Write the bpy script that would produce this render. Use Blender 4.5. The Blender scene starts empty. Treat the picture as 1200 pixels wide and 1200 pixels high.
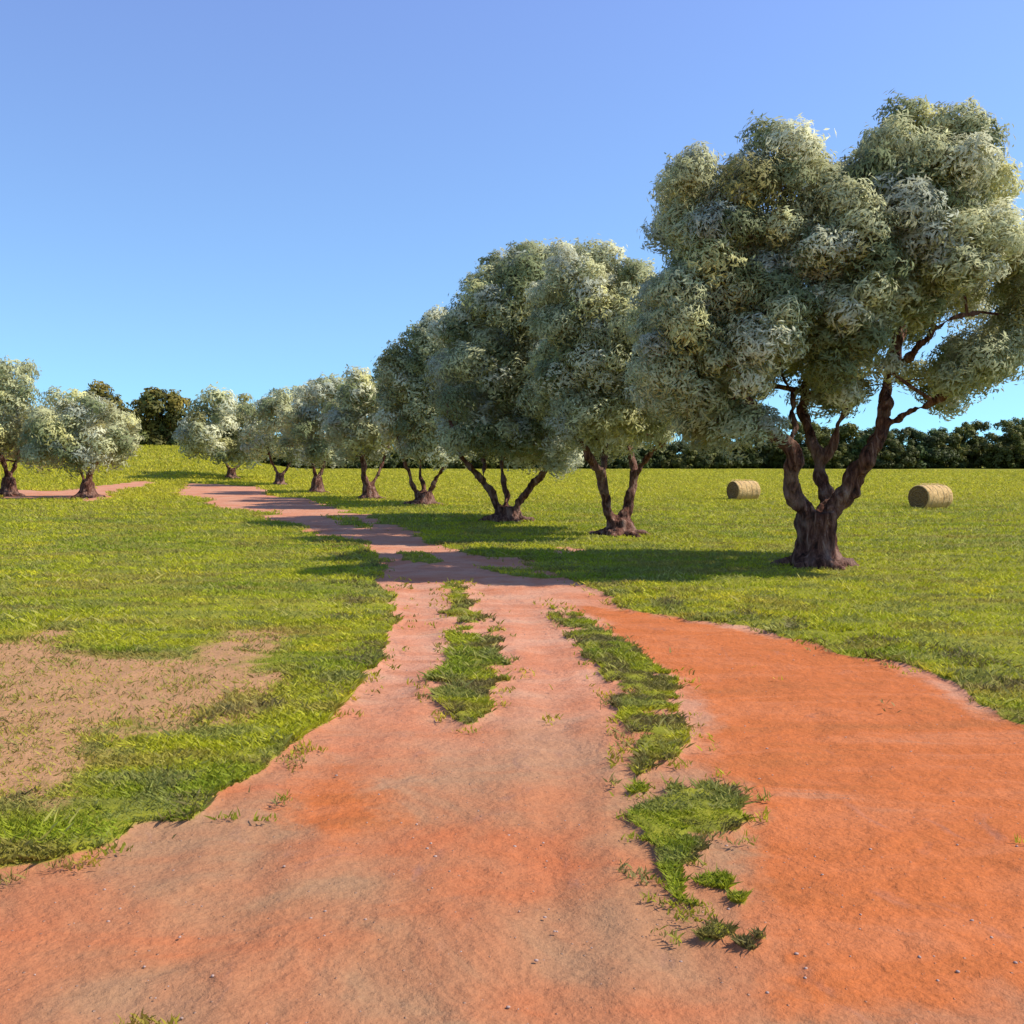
import bpy, bmesh, math, random
import numpy as np
from mathutils import Vector, noise as mn
R = math.radians
random.seed(7); rng = np.random.default_rng(7)
scene = bpy.context.scene
col = scene.collection

# ------------------------------------------------------------------ camera
F = 1153.0; CH = 1.8; PITCH = math.atan(62.0/F)
cam = bpy.data.cameras.new('camera'); camo = bpy.data.objects.new('camera', cam); col.objects.link(camo)
cam.sensor_width = 36; cam.lens = 36*F/1200; cam.clip_start = .05; cam.clip_end = 6000
camo.location = (0, 0, CH); camo.rotation_euler = (math.pi/2-PITCH, 0, 0)
scene.camera = camo
def ray(px, py):
    a = (px-600)/F; b = (600-py)/F
    d = np.array([a, math.cos(PITCH)+b*math.sin(PITCH), b*math.cos(PITCH)-math.sin(PITCH)])
    return d/d[1]
def pt(px, py, Y):
    d = ray(px, py); return Vector((d[0]*Y, Y, CH+d[2]*Y))

# ------------------------------------------------------------------ numpy noise
def hsh(ix, iy, s):
    n = (ix.astype(np.int64)*374761393 + iy.astype(np.int64)*668265263 + s*974634777) & 0xffffffff
    n = ((n ^ (n >> 13))*1274126177) & 0xffffffff
    return ((n ^ (n >> 16)) & 0xffffff)/float(0xffffff)
def vnoise(x, y, s=0):
    ix = np.floor(x); iy = np.floor(y); fx = x-ix; fy = y-iy
    fx = fx*fx*(3-2*fx); fy = fy*fy*(3-2*fy)
    a = hsh(ix, iy, s); b = hsh(ix+1, iy, s); c = hsh(ix, iy+1, s); d = hsh(ix+1, iy+1, s)
    return (a*(1-fx)+b*fx)*(1-fy)+(c*(1-fx)+d*fx)*fy
def fbm(x, y, s=0, o=4):
    t = 0; a = .5; m = 0
    for k in range(o):
        t = t+a*vnoise(x, y, s+k); m += a; a *= .5; x = x*2.03+7.1; y = y*2.03+3.7
    return t/m
def sst(a, b, x):
    t = np.clip((x-a)/(b-a), 0, 1); return t*t*(3-2*t)
def height(x, y):
    x = np.asarray(x, float); y = np.asarray(y, float)
    yy = np.maximum(y, 1.0)
    q = x/yy
    h = 3.6*sst(62, 125, y)*sst(-.20, -.36, q)
    h = h+.10*(fbm(x*.12, y*.12, 50, 2)-.5)*sst(5, 25, y)
    return h
def at(px, py):
    """the point of the terrain seen at this pixel"""
    d = ray(px, py); t = np.concatenate([np.arange(1.5, 60, .02), np.arange(60, 400, .1)])
    z = CH+d[2]*t; h = height(d[0]*t, t)
    k = np.argmax(z <= h)
    return Vector((d[0]*t[k], t[k], float(h[k])))
def poly_sd(x, y, P):
    """signed distance to polygon, positive inside"""
    P = np.asarray(P, float); n = len(P); d = np.full(x.shape, 1e9); ins = np.zeros(x.shape, bool)
    for i in range(n):
        a = P[i]; b = P[(i+1) % n]; e = b-a; wx = x-a[0]; wy = y-a[1]
        t = np.clip((wx*e[0]+wy*e[1])/(e@e+1e-12), 0, 1)
        d = np.minimum(d, np.hypot(wx-e[0]*t, wy-e[1]*t))
        c = ((a[1] > y) != (b[1] > y))
        with np.errstate(divide='ignore', invalid='ignore'):
            xi = (b[0]-a[0])*(y-a[1])/(b[1]-a[1]+1e-15)+a[0]
        ins ^= c & (x < xi)
    return np.where(ins, d, -d)
def gp(L): return [tuple(at(*p)[:2]) for p in L]

# ------------------------------------------------------------------ tagging
def tag(o, label=None, cat=None, group=None, kind=None):
    if label: o['label'] = label
    if cat: o['category'] = cat
    if group: o['group'] = group
    if kind: o['kind'] = kind
    return o
def mesh_obj(name, V, Fc, mat, parent=None, smooth=False, cols=None, offset=None):
    V = np.asarray(V, np.float32)
    if offset is not None: V = V-np.asarray(offset, np.float32)
    me = bpy.data.meshes.new(name)
    if isinstance(Fc, np.ndarray):
        n, k = Fc.shape
        me.vertices.add(len(V)); me.vertices.foreach_set('co', V.ravel())
        me.loops.add(n*k); me.loops.foreach_set('vertex_index', Fc.astype(np.int32).ravel())
        me.polygons.add(n); me.polygons.foreach_set('loop_start', np.arange(0, n*k, k, dtype=np.int32))
        try: me.polygons.foreach_set('loop_total', np.full(n, k, np.int32))
        except Exception: pass
        me.update(calc_edges=True)
    else:
        me.from_pydata([tuple(v) for v in V], [], Fc); me.update()
    if cols is not None:
        for nm, c in cols.items():
            a = me.attributes.new(nm, 'FLOAT_COLOR', 'POINT')
            c4 = np.ones((len(V), 4), np.float32); c4[:, :c.shape[1]] = c
            a.data.foreach_set('color', c4.ravel())
    if smooth: me.polygons.foreach_set('use_smooth', np.ones(len(me.polygons), bool))
    me.materials.append(mat)
    o = bpy.data.objects.new(name, me); col.objects.link(o)
    if parent is not None: o.parent = parent
    return o
def empty(name, loc):
    o = bpy.data.objects.new(name, None); col.objects.link(o); o.location = loc; o.empty_display_size = .3
    return o

# ------------------------------------------------------------------ materials
def mat_new(name):
    m = bpy.data.materials.new(name); m.use_nodes = True; nt = m.node_tree; nt.nodes.clear()
    return m, nt
def N(nt, t, **kw):
    n = nt.nodes.new(t)
    for k, v in kw.items():
        if k.startswith('i_'): n.inputs[k[2:].replace('_', ' ')].default_value = v
        else: setattr(n, k, v)
    return n
def noise_n(nt, vec, scale, detail=4, rough=.55, dist=0):
    n = N(nt, 'ShaderNodeTexNoise'); n.inputs['Scale'].default_value = scale; n.inputs['Detail'].default_value = detail
    n.inputs['Roughness'].default_value = rough; n.inputs['Distortion'].default_value = dist
    nt.links.new(vec, n.inputs['Vector']); return n.outputs['Fac']
def ramp(nt, fac, stops, interp='LINEAR'):
    r = N(nt, 'ShaderNodeValToRGB'); r.color_ramp.interpolation = interp
    el = r.color_ramp.elements
    while len(el) < len(stops): el.new(.5)
    for e, (p, c) in zip(el, stops):
        e.position = p; e.color = (*c, 1) if len(c) == 3 else c
    nt.links.new(fac, r.inputs['Fac']); return r.outputs['Color']
def mix(nt, fac, a, b, mode='MIX'):
    n = N(nt, 'ShaderNodeMix', data_type='RGBA', blend_type=mode)
    for s, v in ((n.inputs[0], fac), (n.inputs[6], a), (n.inputs[7], b)):
        if hasattr(v, 'is_linked') or hasattr(v, 'links'): nt.links.new(v, s)
        else: s.default_value = v if not isinstance(v, tuple) else (*v, 1)
    return n.outputs[2]
def mth(nt, op, a, b=None, c=None):
    n = N(nt, 'ShaderNodeMath', operation=op)
    for s, v in zip(n.inputs, (a, b, c)):
        if v is None: continue
        if hasattr(v, 'links'): nt.links.new(v, s)
        else: s.default_value = v
    return n.outputs[0]
def scaled(nt, vec, s):
    n = N(nt, 'ShaderNodeMapping'); n.inputs['Scale'].default_value = s; nt.links.new(vec, n.inputs['Vector']); return n.outputs[0]

def ground_material():
    m, nt = mat_new('ground_soil_and_turf')
    pos = N(nt, 'ShaderNodeNewGeometry').outputs['Position']
    at_ = N(nt, 'ShaderNodeAttribute', attribute_name='mask'); sp = N(nt, 'ShaderNodeSeparateColor'); nt.links.new(at_.outputs['Color'], sp.inputs[0])
    soil, orange, tan = sp.outputs[0], sp.outputs[1], sp.outputs[2]
    n1 = noise_n(nt, pos, .9, 5, .6, .6); n2 = noise_n(nt, pos, 5, 6, .65, .4); n3 = noise_n(nt, pos, 42, 5, .7); n4 = noise_n(nt, scaled(nt, pos, (.35, 1.4, 1)), 1.6, 4, .6, 1.2)
    n7 = noise_n(nt, scaled(nt, pos, (.6, 1.1, 1)), 1.15, 4, .6, .8)
    n8 = noise_n(nt, pos, 13, 6, .6)
    n6 = noise_n(nt, scaled(nt, pos, (1, .45, 1)), 3.1, 4, .6, 1.0)
    # worn track : pinkish, field : strong orange
    tr = ramp(nt, n4, [(.28, (.48, .19, .095)), (.45, (.54, .24, .135)), (.6, (.56, .28, .165)), (.75, (.49, .275, .16))])
    fg = mth(nt, 'SUBTRACT', 1, N_map(nt, pos, 4.5, 9.0))
    tr = mix(nt, mth(nt, 'MULTIPLY', fg, .9), tr, ramp(nt, n7, [(.3, (.44, .125, .040)), (.45, (.38, .155, .065)), (.6, (.34, .18, .085)), (.72, (.33, .185, .095))]))
    tr = mix(nt, mth(nt, 'MULTIPLY', ramp(nt, n1, [(.46, (0, 0, 0)), (.66, (1, 1, 1))]), .6), tr, (.50, .15, .055))
    tr = mix(nt, mth(nt, 'MULTIPLY', ramp(nt, n6, [(.60, (0, 0, 0)), (.74, (1, 1, 1))]), .55), tr, (.25, .14, .11))
    orr = ramp(nt, n4, [(.28, (.40, .125, .036)), (.46, (.49, .135, .036)), (.62, (.51, .16, .055)), (.76, (.43, .185, .09))])
    orr = mix(nt, mth(nt, 'MULTIPLY', ramp(nt, n6, [(.62, (0, 0, 0)), (.76, (1, 1, 1))]), .5), orr, (.28, .14, .10))
    of = ramp(nt, mth(nt, 'ADD', orange, mth(nt, 'MULTIPLY', mth(nt, 'SUBTRACT', n2, .5), .8)), [(.32, (0, 0, 0)), (.68, (1, 1, 1))])
    soilc = mix(nt, of, tr, orr)
    grit = ramp(nt, n3, [(.30, (.78, .76, .74)), (.5, (1, 1, 1)), (.72, (1.16, 1.15, 1.12))])
    soilc = mix(nt, .8, soilc, grit, 'MULTIPLY')
    peb = N(nt, 'ShaderNodeTexVoronoi', feature='F1'); peb.inputs['Scale'].default_value = 26; nt.links.new(pos, peb.inputs['Vector'])
    pm = ramp(nt, peb.outputs['Distance'], [(.10, (1, 1, 1)), (.17, (0, 0, 0))])
    pm = mth(nt, 'MULTIPLY', pm, ramp(nt, N_sep(nt, peb.outputs['Color']), [(.80, (0, 0, 0)), (.82, (1, 1, 1))]))
    soilc = mix(nt, mth(nt, 'MULTIPLY', pm, .55), soilc, (.42, .28, .21))
    # turf between the blades
    gc = ramp(nt, n4, [(.25, (.14, .14, .014)), (.45, (.20, .20, .016)), (.62, (.27, .25, .02)), (.78, (.32, .26, .04))])
    gc = mix(nt, mth(nt, 'MULTIPLY', ramp(nt, n2, [(.58, (0, 0, 0)), (.72, (1, 1, 1))]), .5), gc, (.12, .10, .035))
    tanc = ramp(nt, n2, [(.3, (.38, .195, .08)), (.6, (.44, .23, .105)), (.8, (.46, .20, .075))])
    tf = ramp(nt, mth(nt, 'ADD', tan, mth(nt, 'MULTIPLY', mth(nt, 'SUBTRACT', n2, .5), 1.1)), [(.25, (0, 0, 0)), (.75, (1, 1, 1))])
    gc = mix(nt, tf, gc, tanc)
    gc = mix(nt, .6, gc, grit, 'MULTIPLY')
    sf = ramp(nt, mth(nt, 'ADD', soil, mth(nt, 'MULTIPLY', mth(nt, 'SUBTRACT', n2, .5), .9)), [(.36, (0, 0, 0)), (.62, (1, 1, 1))])
    c = mix(nt, sf, gc, soilc)
    c = mix(nt, 1.0, c, (.97, .97, .97), 'MULTIPLY')
    b = N(nt, 'ShaderNodeBsdfPrincipled'); b.inputs['Roughness'].default_value = .95; b.inputs['Specular IOR Level'].default_value = .15
    nt.links.new(c, b.inputs['Base Color'])
    hgt = mth(nt, 'ADD', mth(nt, 'ADD', mth(nt, 'MULTIPLY', n8, .03), mth(nt, 'MULTIPLY', n3, .010)), mth(nt, 'MULTIPLY', pm, .012))
    hgt = mth(nt, 'ADD', hgt, mth(nt, 'MULTIPLY', n1, .10))
    bp = N(nt, 'ShaderNodeBump'); bp.inputs['Strength'].default_value = .8; bp.inputs['Distance'].default_value = 1.0
    nt.links.new(hgt, bp.inputs['Height']); nt.links.new(bp.outputs[0], b.inputs['Normal'])
    o = N(nt, 'ShaderNodeOutputMaterial'); nt.links.new(b.outputs[0], o.inputs[0])
    return m
def N_map(nt, pos, a, b):
    sx = N(nt, 'ShaderNodeSeparateXYZ'); nt.links.new(pos, sx.inputs[0])
    m = N(nt, 'ShaderNodeMapRange', interpolation_type='SMOOTHSTEP'); m.inputs['From Min'].default_value = a; m.inputs['From Max'].default_value = b
    nt.links.new(sx.outputs[1], m.inputs['Value']); return m.outputs[0]
def N_sep(nt, c):
    s = N(nt, 'ShaderNodeSeparateColor'); nt.links.new(c, s.inputs[0]); return s.outputs[0]

def leaf_material(name, trans=.3, rough=.5, spec=.3, tint=(1, 1, 1), under=None):
    m, nt = mat_new(name)
    a = N(nt, 'ShaderNodeAttribute', attribute_name='col')
    pos = N(nt, 'ShaderNodeNewGeometry')
    n = noise_n(nt, pos.outputs['Position'], 9, 2)
    c = mix(nt, .6, a.outputs['Color'], ramp(nt, n, [(.3, (.8, .8, .8)), (.7, (1.2, 1.2, 1.15))]), 'MULTIPLY')
    if under:
        c = mix(nt, mth(nt, 'MULTIPLY', pos.outputs['Backfacing'], .55), c, under)
    b = N(nt, 'ShaderNodeBsdfPrincipled'); b.inputs['Roughness'].default_value = rough; b.inputs['Specular IOR Level'].default_value = spec
    nt.links.new(c, b.inputs['Base Color'])
    t = N(nt, 'ShaderNodeBsdfTranslucent'); nt.links.new(c, t.inputs['Color'])
    x = N(nt, 'ShaderNodeMixShader'); x.inputs[0].default_value = trans
    nt.links.new(b.outputs[0], x.inputs[1]); nt.links.new(t.outputs[0], x.inputs[2])
    o = N(nt, 'ShaderNodeOutputMaterial'); nt.links.new(x.outputs[0], o.inputs[0])
    return m
def bark_material():
    m, nt = mat_new('olive_bark')
    pos = N(nt, 'ShaderNodeTexCoord').outputs['Object']
    n1 = noise_n(nt, scaled(nt, pos, (1, 1, .28)), 9, 6, .65, .8); n2 = noise_n(nt, scaled(nt, pos, (1, 1, .16)), 30, 5, .7, .4); n3 = noise_n(nt, pos, 2.6, 3, .5, .5)
    c = ramp(nt, n1, [(.34, (.026, .010, .007)), (.46, (.13, .050, .031)), (.56, (.27, .125, .08)), (.68, (.48, .31, .23))])
    c = mix(nt, mth(nt, 'MULTIPLY', ramp(nt, n3, [(.5, (0, 0, 0)), (.66, (1, 1, 1))]), .5), c, (.42, .26, .19))
    c = mix(nt, .7, c, ramp(nt, n2, [(.3, (.45, .42, .4)), (.6, (1.1, 1.1, 1.1))]), 'MULTIPLY')
    b = N(nt, 'ShaderNodeBsdfPrincipled'); b.inputs['Roughness'].default_value = .9; b.inputs['Specular IOR Level'].default_value = .2
    nt.links.new(c, b.inputs['Base Color'])
    bp = N(nt, 'ShaderNodeBump'); bp.inputs['Strength'].default_value = 1; bp.inputs['Distance'].default_value = .13
    nt.links.new(mth(nt, 'ADD', n1, mth(nt, 'MULTIPLY', n2, .5)), bp.inputs['Height']); nt.links.new(bp.outputs[0], b.inputs['Normal'])
    o = N(nt, 'ShaderNodeOutputMaterial'); nt.links.new(b.outputs[0], o.inputs[0])
    return m
def straw_material(name, end=False):
    m, nt = mat_new(name)
    pos = N(nt, 'ShaderNodeTexCoord').outputs['Object']
    if end:
        n1 = noise_n(nt, pos, 14, 5, .7)
        sx = N(nt, 'ShaderNodeSeparateXYZ'); nt.links.new(pos, sx.inputs[0])
        rr = mth(nt, 'SQRT', mth(nt, 'ADD', mth(nt, 'POWER', sx.outputs[1], 2), mth(nt, 'POWER', sx.outputs[2], 2)))
        ring = mth(nt, 'SINE', mth(nt, 'ADD', mth(nt, 'MULTIPLY', rr, 95), mth(nt, 'MULTIPLY', n1, 7)))
        h = mth(nt, 'ADD', mth(nt, 'MULTIPLY', ring, .35), n1)
        c = ramp(nt, n1, [(.3, (.14, .07, .02)), (.55, (.28, .16, .05)), (.75, (.42, .27, .10))])  # darker than the side: shade on the bale ends mixed into the colour
    else:
        n1 = noise_n(nt, scaled(nt, pos, (1.5, 9, 9)), 7, 6, .75, .3); n5 = noise_n(nt, pos, 3.5, 3)
        h = n1
        c = ramp(nt, n1, [(.3, (.42, .22, .06)), (.5, (.72, .46, .17)), (.7, (.86, .66, .34))])  # brightened straw: sunlight on the barrel is part of this colour
        c = mix(nt, mth(nt, 'MULTIPLY', n5, .45), c, (.48, .27, .07))
    b = N(nt, 'ShaderNodeBsdfPrincipled'); b.inputs['Roughness'].default_value = .85
    nt.links.new(c, b.inputs['Base Color'])
    bp = N(nt, 'ShaderNodeBump'); bp.inputs['Strength'].default_value = .9; bp.inputs['Distance'].default_value = .04
    nt.links.new(h, bp.inputs['Height']); nt.links.new(bp.outputs[0], b.inputs['Normal'])
    o = N(nt, 'ShaderNodeOutputMaterial'); nt.links.new(b.outputs[0], o.inputs[0])
    return m
def plain(name, c, rough=.9):
    m, nt = mat_new(name); b = N(nt, 'ShaderNodeBsdfPrincipled'); b.inputs['Roughness'].default_value = rough
    pos = N(nt, 'ShaderNodeTexCoord').outputs['Object']
    n = noise_n(nt, pos, 12, 4)
    nt.links.new(mix(nt, .7, (*c,), ramp(nt, n, [(.3, (.7, .7, .7)), (.7, (1.25, 1.2, 1.2))]), 'MULTIPLY'), b.inputs['Base Color'])
    o = N(nt, 'ShaderNodeOutputMaterial'); nt.links.new(b.outputs[0], o.inputs[0]); return m
M_ground = ground_material()
M_olive = leaf_material('olive_leaf', .42, .6, .2, under=(.52, .50, .32))
M_far = leaf_material('broadleaf_foliage', .25, .6, .2)
M_grass = leaf_material('grass_blade', .40, .6, .2)
M_bark = bark_material()
M_side = straw_material('straw_side_lit'); M_end = straw_material('straw_end_shaded', True)
M_twine = plain('baling_twine', (.42, .34, .2)); M_stone = plain('limestone_pebble', (.40, .27, .21))

# ------------------------------------------------------------------ ground layout (footprints on the terrain)
SOIL = [(-14, 1.5), (-9, 2.6), (-5, 3.55)] + gp([(0, 1020), (60, 1008), (130, 990), (160, 968), (225, 962), (260, 930), (320, 895), (380, 850), (405, 820),
    (440, 782), (462, 745), (472, 700), (455, 672), (432, 650), (415, 635), (340, 612), (250, 590), (205, 577), (222, 567), (300, 570), (325, 580), (380, 590),
    (440, 607), (485, 628), (535, 645), (600, 658), (650, 672), (700, 692), (730, 712), (800, 724), (880, 733), (930, 750), (1000, 770), (1060, 780),
    (1120, 800), (1160, 825), (1200, 850), (1290, 890)]) + [(9, 4.5), (16, 1), (16, -14), (-14, -14)]
MED = gp([(514, 682), (542, 680), (562, 712), (580, 748), (577, 765), (608, 790), (582, 802), (572, 830), (548, 852), (523, 830), (498, 798), (532, 775), (522, 730)])
STRIP = gp([(628, 704), (672, 716), (722, 748), (762, 775), (797, 795), (792, 830), (812, 870), (805, 905), (855, 930), (866, 968), (835, 1000), (808, 1015), (800, 1060),
    (783, 1050), (765, 1015), (742, 965), (744, 890), (738, 850), (712, 800), (690, 764), (664, 730)])
BLOBS = [(835, 1035, .085), (826, 1088, .10), (872, 1108, .04), (886, 1096, .035), (862, 1052, .045), (812, 1062, .05), (884, 1112, .03), (1130, 1005, .02)]
GPOLY = [MED, STRIP, gp([(470, 648), (500, 646), (520, 655), (495, 661)]), gp([(560, 664), (640, 668), (660, 678), (600, 678)]), gp([(375, 605), (420, 608), (455, 622), (425, 622)])]
PATCH = [gp(L) for L in ([(0, 586), (5, 574), (60, 576), (120, 570), (172, 564), (176, 571), (128, 578), (110, 588), (60, 584)],
                         [(660, 640), (700, 646), (640, 652)], [(540, 655), (600, 652), (640, 660), (590, 664)])]
TAN = gp([(-200, 720), (0, 752), (60, 738), (120, 772), (240, 778), (315, 792), (335, 828), (255, 845), (160, 850), (90, 905), (40, 945), (0, 955), (-200, 960)])
TAN2 = gp([(205, 785), (270, 742), (335, 735), (345, 745), (300, 775), (250, 795)])
ORANGE = gp([(670, 706), (760, 715), (880, 737), (1000, 765), (1290, 880), (1500, 1150), (1100, 1200), (900, 1190), (890, 1060), (830, 900), (800, 800), (730, 760)])
OR2 = gp([(380, 870), (470, 900), (500, 960), (440, 1010), (330, 1000), (300, 930)])
def masks(x, y):
    j = np.clip(np.hypot(x, y)*.02, .03, .6)
    jit = (fbm(x*2.2, y*2.2, 11)-.5)*.75 + (fbm(x*9, y*9, 12, 3)-.5)*.22
    low = (fbm(x*.55, y*.55, 15, 3)-.5); jit = jit+low*np.clip(np.hypot(x, y)*.06, .25, 2.2)
    s = poly_sd(x, y, SOIL)
    g = np.full(x.shape, -9.)
    for P in GPOLY: g = np.maximum(g, poly_sd(x, y, P))
    for (a, b, r) in BLOBS:
        c = at(a, b); g = np.maximum(g, r-np.hypot(x-c.x, (y-c.y)*.9))
    # the strips break up into tufts, worn through in places
    g = g - .30*sst(.52, .68, fbm(x*3.2, y*3.2, 31, 3)) - .10*(fbm(x*12, y*12, 33, 2)-.4)
    s = np.minimum(s, -g*1.0)
    for P in PATCH: s = np.maximum(s, poly_sd(x, y, P))
    soil = sst(-1, 1, (s+jit*j*2.0)/np.maximum(j*.35, .03))
    tn = np.maximum(sst(-.35, .35, poly_sd(x, y, TAN)+jit*.8), sst(-.3, .3, poly_sd(x, y, TAN2)+jit*.4)*.8)
    o = np.maximum(sst(-.35, .45, poly_sd(x, y, ORANGE)+jit*.5), .75*sst(-.3, .5, poly_sd(x, y, OR2)+jit*.6))
    return soil, o, tn

def near_z(x, y):
    near = 1-sst(15, 60, np.hypot(x, y))
    return near*((fbm(x*3, y*3, 5, 4)-.5)*.035 + (fbm(x*11, y*11, 9, 3)-.5)*.014) - .02*near
# terrain sheet : rings round the viewpoint, finer where it is seen closest
rr = np.concatenate([[.02, .6, 1.2, 1.8], np.exp(np.arange(math.log(2.3), math.log(2600), .0075))])
aa = np.unique(np.concatenate([np.arange(-48, 48.01, .30), np.arange(48, 312.1, 4)]))
aa = aa[aa < 311.9]
ang = np.radians(aa)
RX = np.outer(rr, np.sin(ang)); RY = np.outer(rr, np.cos(ang))
x = RX.ravel(); y = RY.ravel()
so, orr, tn = masks(x, y)
near = 1-sst(15, 60, np.hypot(x, y))
z = height(x, y) + near*((fbm(x*3, y*3, 5, 4)-.5)*.035 + (fbm(x*11, y*11, 9, 3)-.5)*.014) - .02*so*near + .03*(1-so)*near*fbm(x*5, y*5, 23, 3)
RUTS = [[(150, 1190), (330, 960), (440, 840), (492, 750), (492, 690), (455, 655)], [(640, 1190), (655, 1000), (660, 860), (645, 770), (618, 715), (560, 690)]]
def line_d(x, y, P):
    d = np.full(x.shape, 1e9)
    for a, b in zip(P[:-1], P[1:]):
        a = np.array(a); e = np.array(b)-a; t = np.clip(((x-a[0])*e[0]+(y-a[1])*e[1])/(e@e), 0, 1); d = np.minimum(d, np.hypot(x-a[0]-e[0]*t, y-a[1]-e[1]*t))
    return d
for L_ in RUTS:
    dd = line_d(x+.10*(fbm(x*1.5, y*1.5, 44, 2)-.5), y, gp(L_)); z = z - so*.45*(.032*np.exp(-(dd/.15)**2) - .014*np.exp(-((dd-.27)/.09)**2))*(.5+fbm(x*2, y*1.2, 45, 2))
V = np.stack([x, y, z], 1)
nr, na = RX.shape
I = np.arange(nr*na).reshape(nr, na)
J = np.roll(I, -1, axis=1)
Q = np.stack([I[:-1].ravel(), I[1:].ravel(), J[1:].ravel(), J[:-1].ravel()], 1)[:, ::-1]
maskc = np.stack([so, orr, tn], 1)
fs = so[Q].mean(1); fo = orr[Q].mean(1)
def sub(Qs, name, label, cat):
    u, inv = np.unique(Qs, return_inverse=True)
    o = mesh_obj(name, V[u], inv.reshape(-1, 4), M_ground, smooth=True, cols={'mask': maskc[u]})
    return tag(o, label, cat, kind='structure')
sub(Q[fs < .5], 'meadow_ground', 'green meadow land on both sides of the track reaching the far wood', 'ground')
sub(Q[(fs >= .5) & (fo < .5)], 'dirt_track', 'pinkish worn dirt track winding away along the olive trees', 'dirt track')
sub(Q[(fs >= .5) & (fo >= .5)], 'bare_soil', 'bare orange soil right of the track in the foreground', 'soil')

# ------------------------------------------------------------------ grass
def blades(n, dmin, dmax, hmul, seedpick, wmul=1.0, amax=46, dark=False):
    th = rng.uniform(-R(amax), R(amax), n); d = np.exp(rng.uniform(math.log(dmin), math.log(dmax), n))
    bx = d*np.sin(th); by = d*np.cos(th)
    s, o, t = masks(bx, by)
    keep = seedpick(bx, by, s, o, t)
    bx, by, d, s, t = bx[keep], by[keep], d[keep], s[keep], t[keep]
    n = len(bx)
    bz = height(bx, by)-.004
    cl = fbm(bx*1.3, by*2.6, 77, 3)
    H = (.020+.0016*d+.03*rng.random(n)**2)*hmul*(.55+.9*cl)
    W = (.0032+.00105*d)*wmul*(.7+.6*rng.random(n))
    fa = rng.uniform(0, math.pi, n); lean = rng.normal(0, .55, (n, 2))*H[:, None]
    dx = np.cos(fa)*W; dy = np.sin(fa)*W
    v = np.empty((n, 4, 3), np.float32)
    v[:, 0] = np.stack([bx-dx*.5, by-dy*.5, bz], 1); v[:, 1] = np.stack([bx+dx*.5, by+dy*.5, bz], 1)
    v[:, 2] = np.stack([bx+dx*.4+lean[:, 0]*.5, by+dy*.4+lean[:, 1]*.5, bz+H*.62], 1)
    v[:, 3] = np.stack([bx+lean[:, 0]*1.2, by+lean[:, 1]*1.2, bz+H], 1)
    f = np.arange(n*4).reshape(n, 4)[:, [0, 1, 2, 3]]
    big = fbm(bx*.35+3, by*.8, 91, 4); mid = fbm(bx*1.1, by*2.4, 92, 3)
    A = np.array([.27, .32, .018]); B = np.array([.46, .45, .02]); C = np.array([.64, .54, .03]); D = np.array([.27, .27, .07]); E = np.array([.38, .25, .09])
    w1 = sst(.3, .6, big)[:, None]; c = A*(1-w1)+B*w1
    w2 = (sst(.60, .78, mid)*.8)[:, None]; c = c*(1-w2)+C*w2
    w3 = (sst(.52, .62, fbm(bx*2.1, by*4.4, 95, 3))*.75)[:, None]; c = c*(1-w3)+D*w3
    br = (sst(.57, .70, fbm(bx*.9+40, by*2.6+11, 97, 3))*.6)[:, None]; c = c*(1-br)+np.array([.34, .24, .06])*br
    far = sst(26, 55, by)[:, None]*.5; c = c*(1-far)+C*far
    w4 = (t*.55)[:, None]; c = c*(1-w4)+E*w4
    c = c*(.75+.5*rng.random((n, 1)))
    dry = (rng.random(n) < .08)[:, None]; c = np.where(dry, c*.5+np.array([.22, .18, .06])*.5, c)
    return v.reshape(-1, 3), f, np.repeat(c, 4, 0)
def patchy(bx, by, s, o, t):
    p = (s < .45) & (rng.random(len(bx)) < 1-.86*sst(.15, .85, t+(fbm(bx*2, by*2, 61, 3)-.5)*1.3))
    return p & (rng.random(len(bx)) < .55+.6*fbm(bx*1.5, by*1.5, 63, 2))
v1, f1, c1 = blades(1200000, 2.6, 125, 1.0, lambda *a: patchy(*a) & (a[0] < np.interp(a[1], [0, 9, 12.4, 23, 86, 200], [0, -.5, -.7, -3.3, -24.5, -60])))
tag(mesh_obj('grass', v1, f1, M_grass, cols={'col': c1}), 'short yellow green grass of the meadow left of the track', 'grass', kind='stuff')
v2, f2, c2 = blades(1200000, 2.6, 160, 1.0, lambda *a: patchy(*a) & (a[0] >= np.interp(a[1], [0, 9, 12.4, 23, 86, 200], [0, -.5, -.7, -3.3, -24.5, -60])) & (poly_sd(a[0], a[1], MED) < -.15) & (poly_sd(a[0], a[1], STRIP) < -.15) & ((a[1] > 6.2) | (a[0] > 3)))
tag(mesh_obj('grass', v2, f2, M_grass, cols={'col': c2}), 'short green grass under the olive row and round the hay bales', 'grass', kind='stuff')
v6, f6, c6 = blades(700000, 2.6, 11, 1.0, lambda *a: patchy(*a) & (a[0] < -.4), 1.0)
tag(mesh_obj('grass', v6, f6, M_grass, cols={'col': c6}), 'dense near grass at the left foreground edge of the meadow', 'grass', kind='stuff')
def strips(bx, by, s, o, t):
    near = (poly_sd(bx, by, MED) > -.2) | (poly_sd(bx, by, STRIP) > -.15) | ((by < 6.2) & (bx > -.5) & (bx < 3))
    return near & (s < .5) & (fbm(bx*6, by*6, 66, 3) > .34)
v3, f3, c3 = blades(900000, 2.6, 16, .85, strips, 1.0, 22)
bw = (sst(.50, .62, fbm(v3[:, 0]*4.5, v3[:, 1]*3, 68, 3))*.75)[:, None]; c3 = c3*.88*(1-bw)+np.array([.16, .115, .045])*bw
tag(mesh_obj('grass', v3, f3, M_grass, cols={'col': c3}), 'ragged tufts of grass growing between and beside the wheel ruts', 'grass', kind='stuff')
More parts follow.
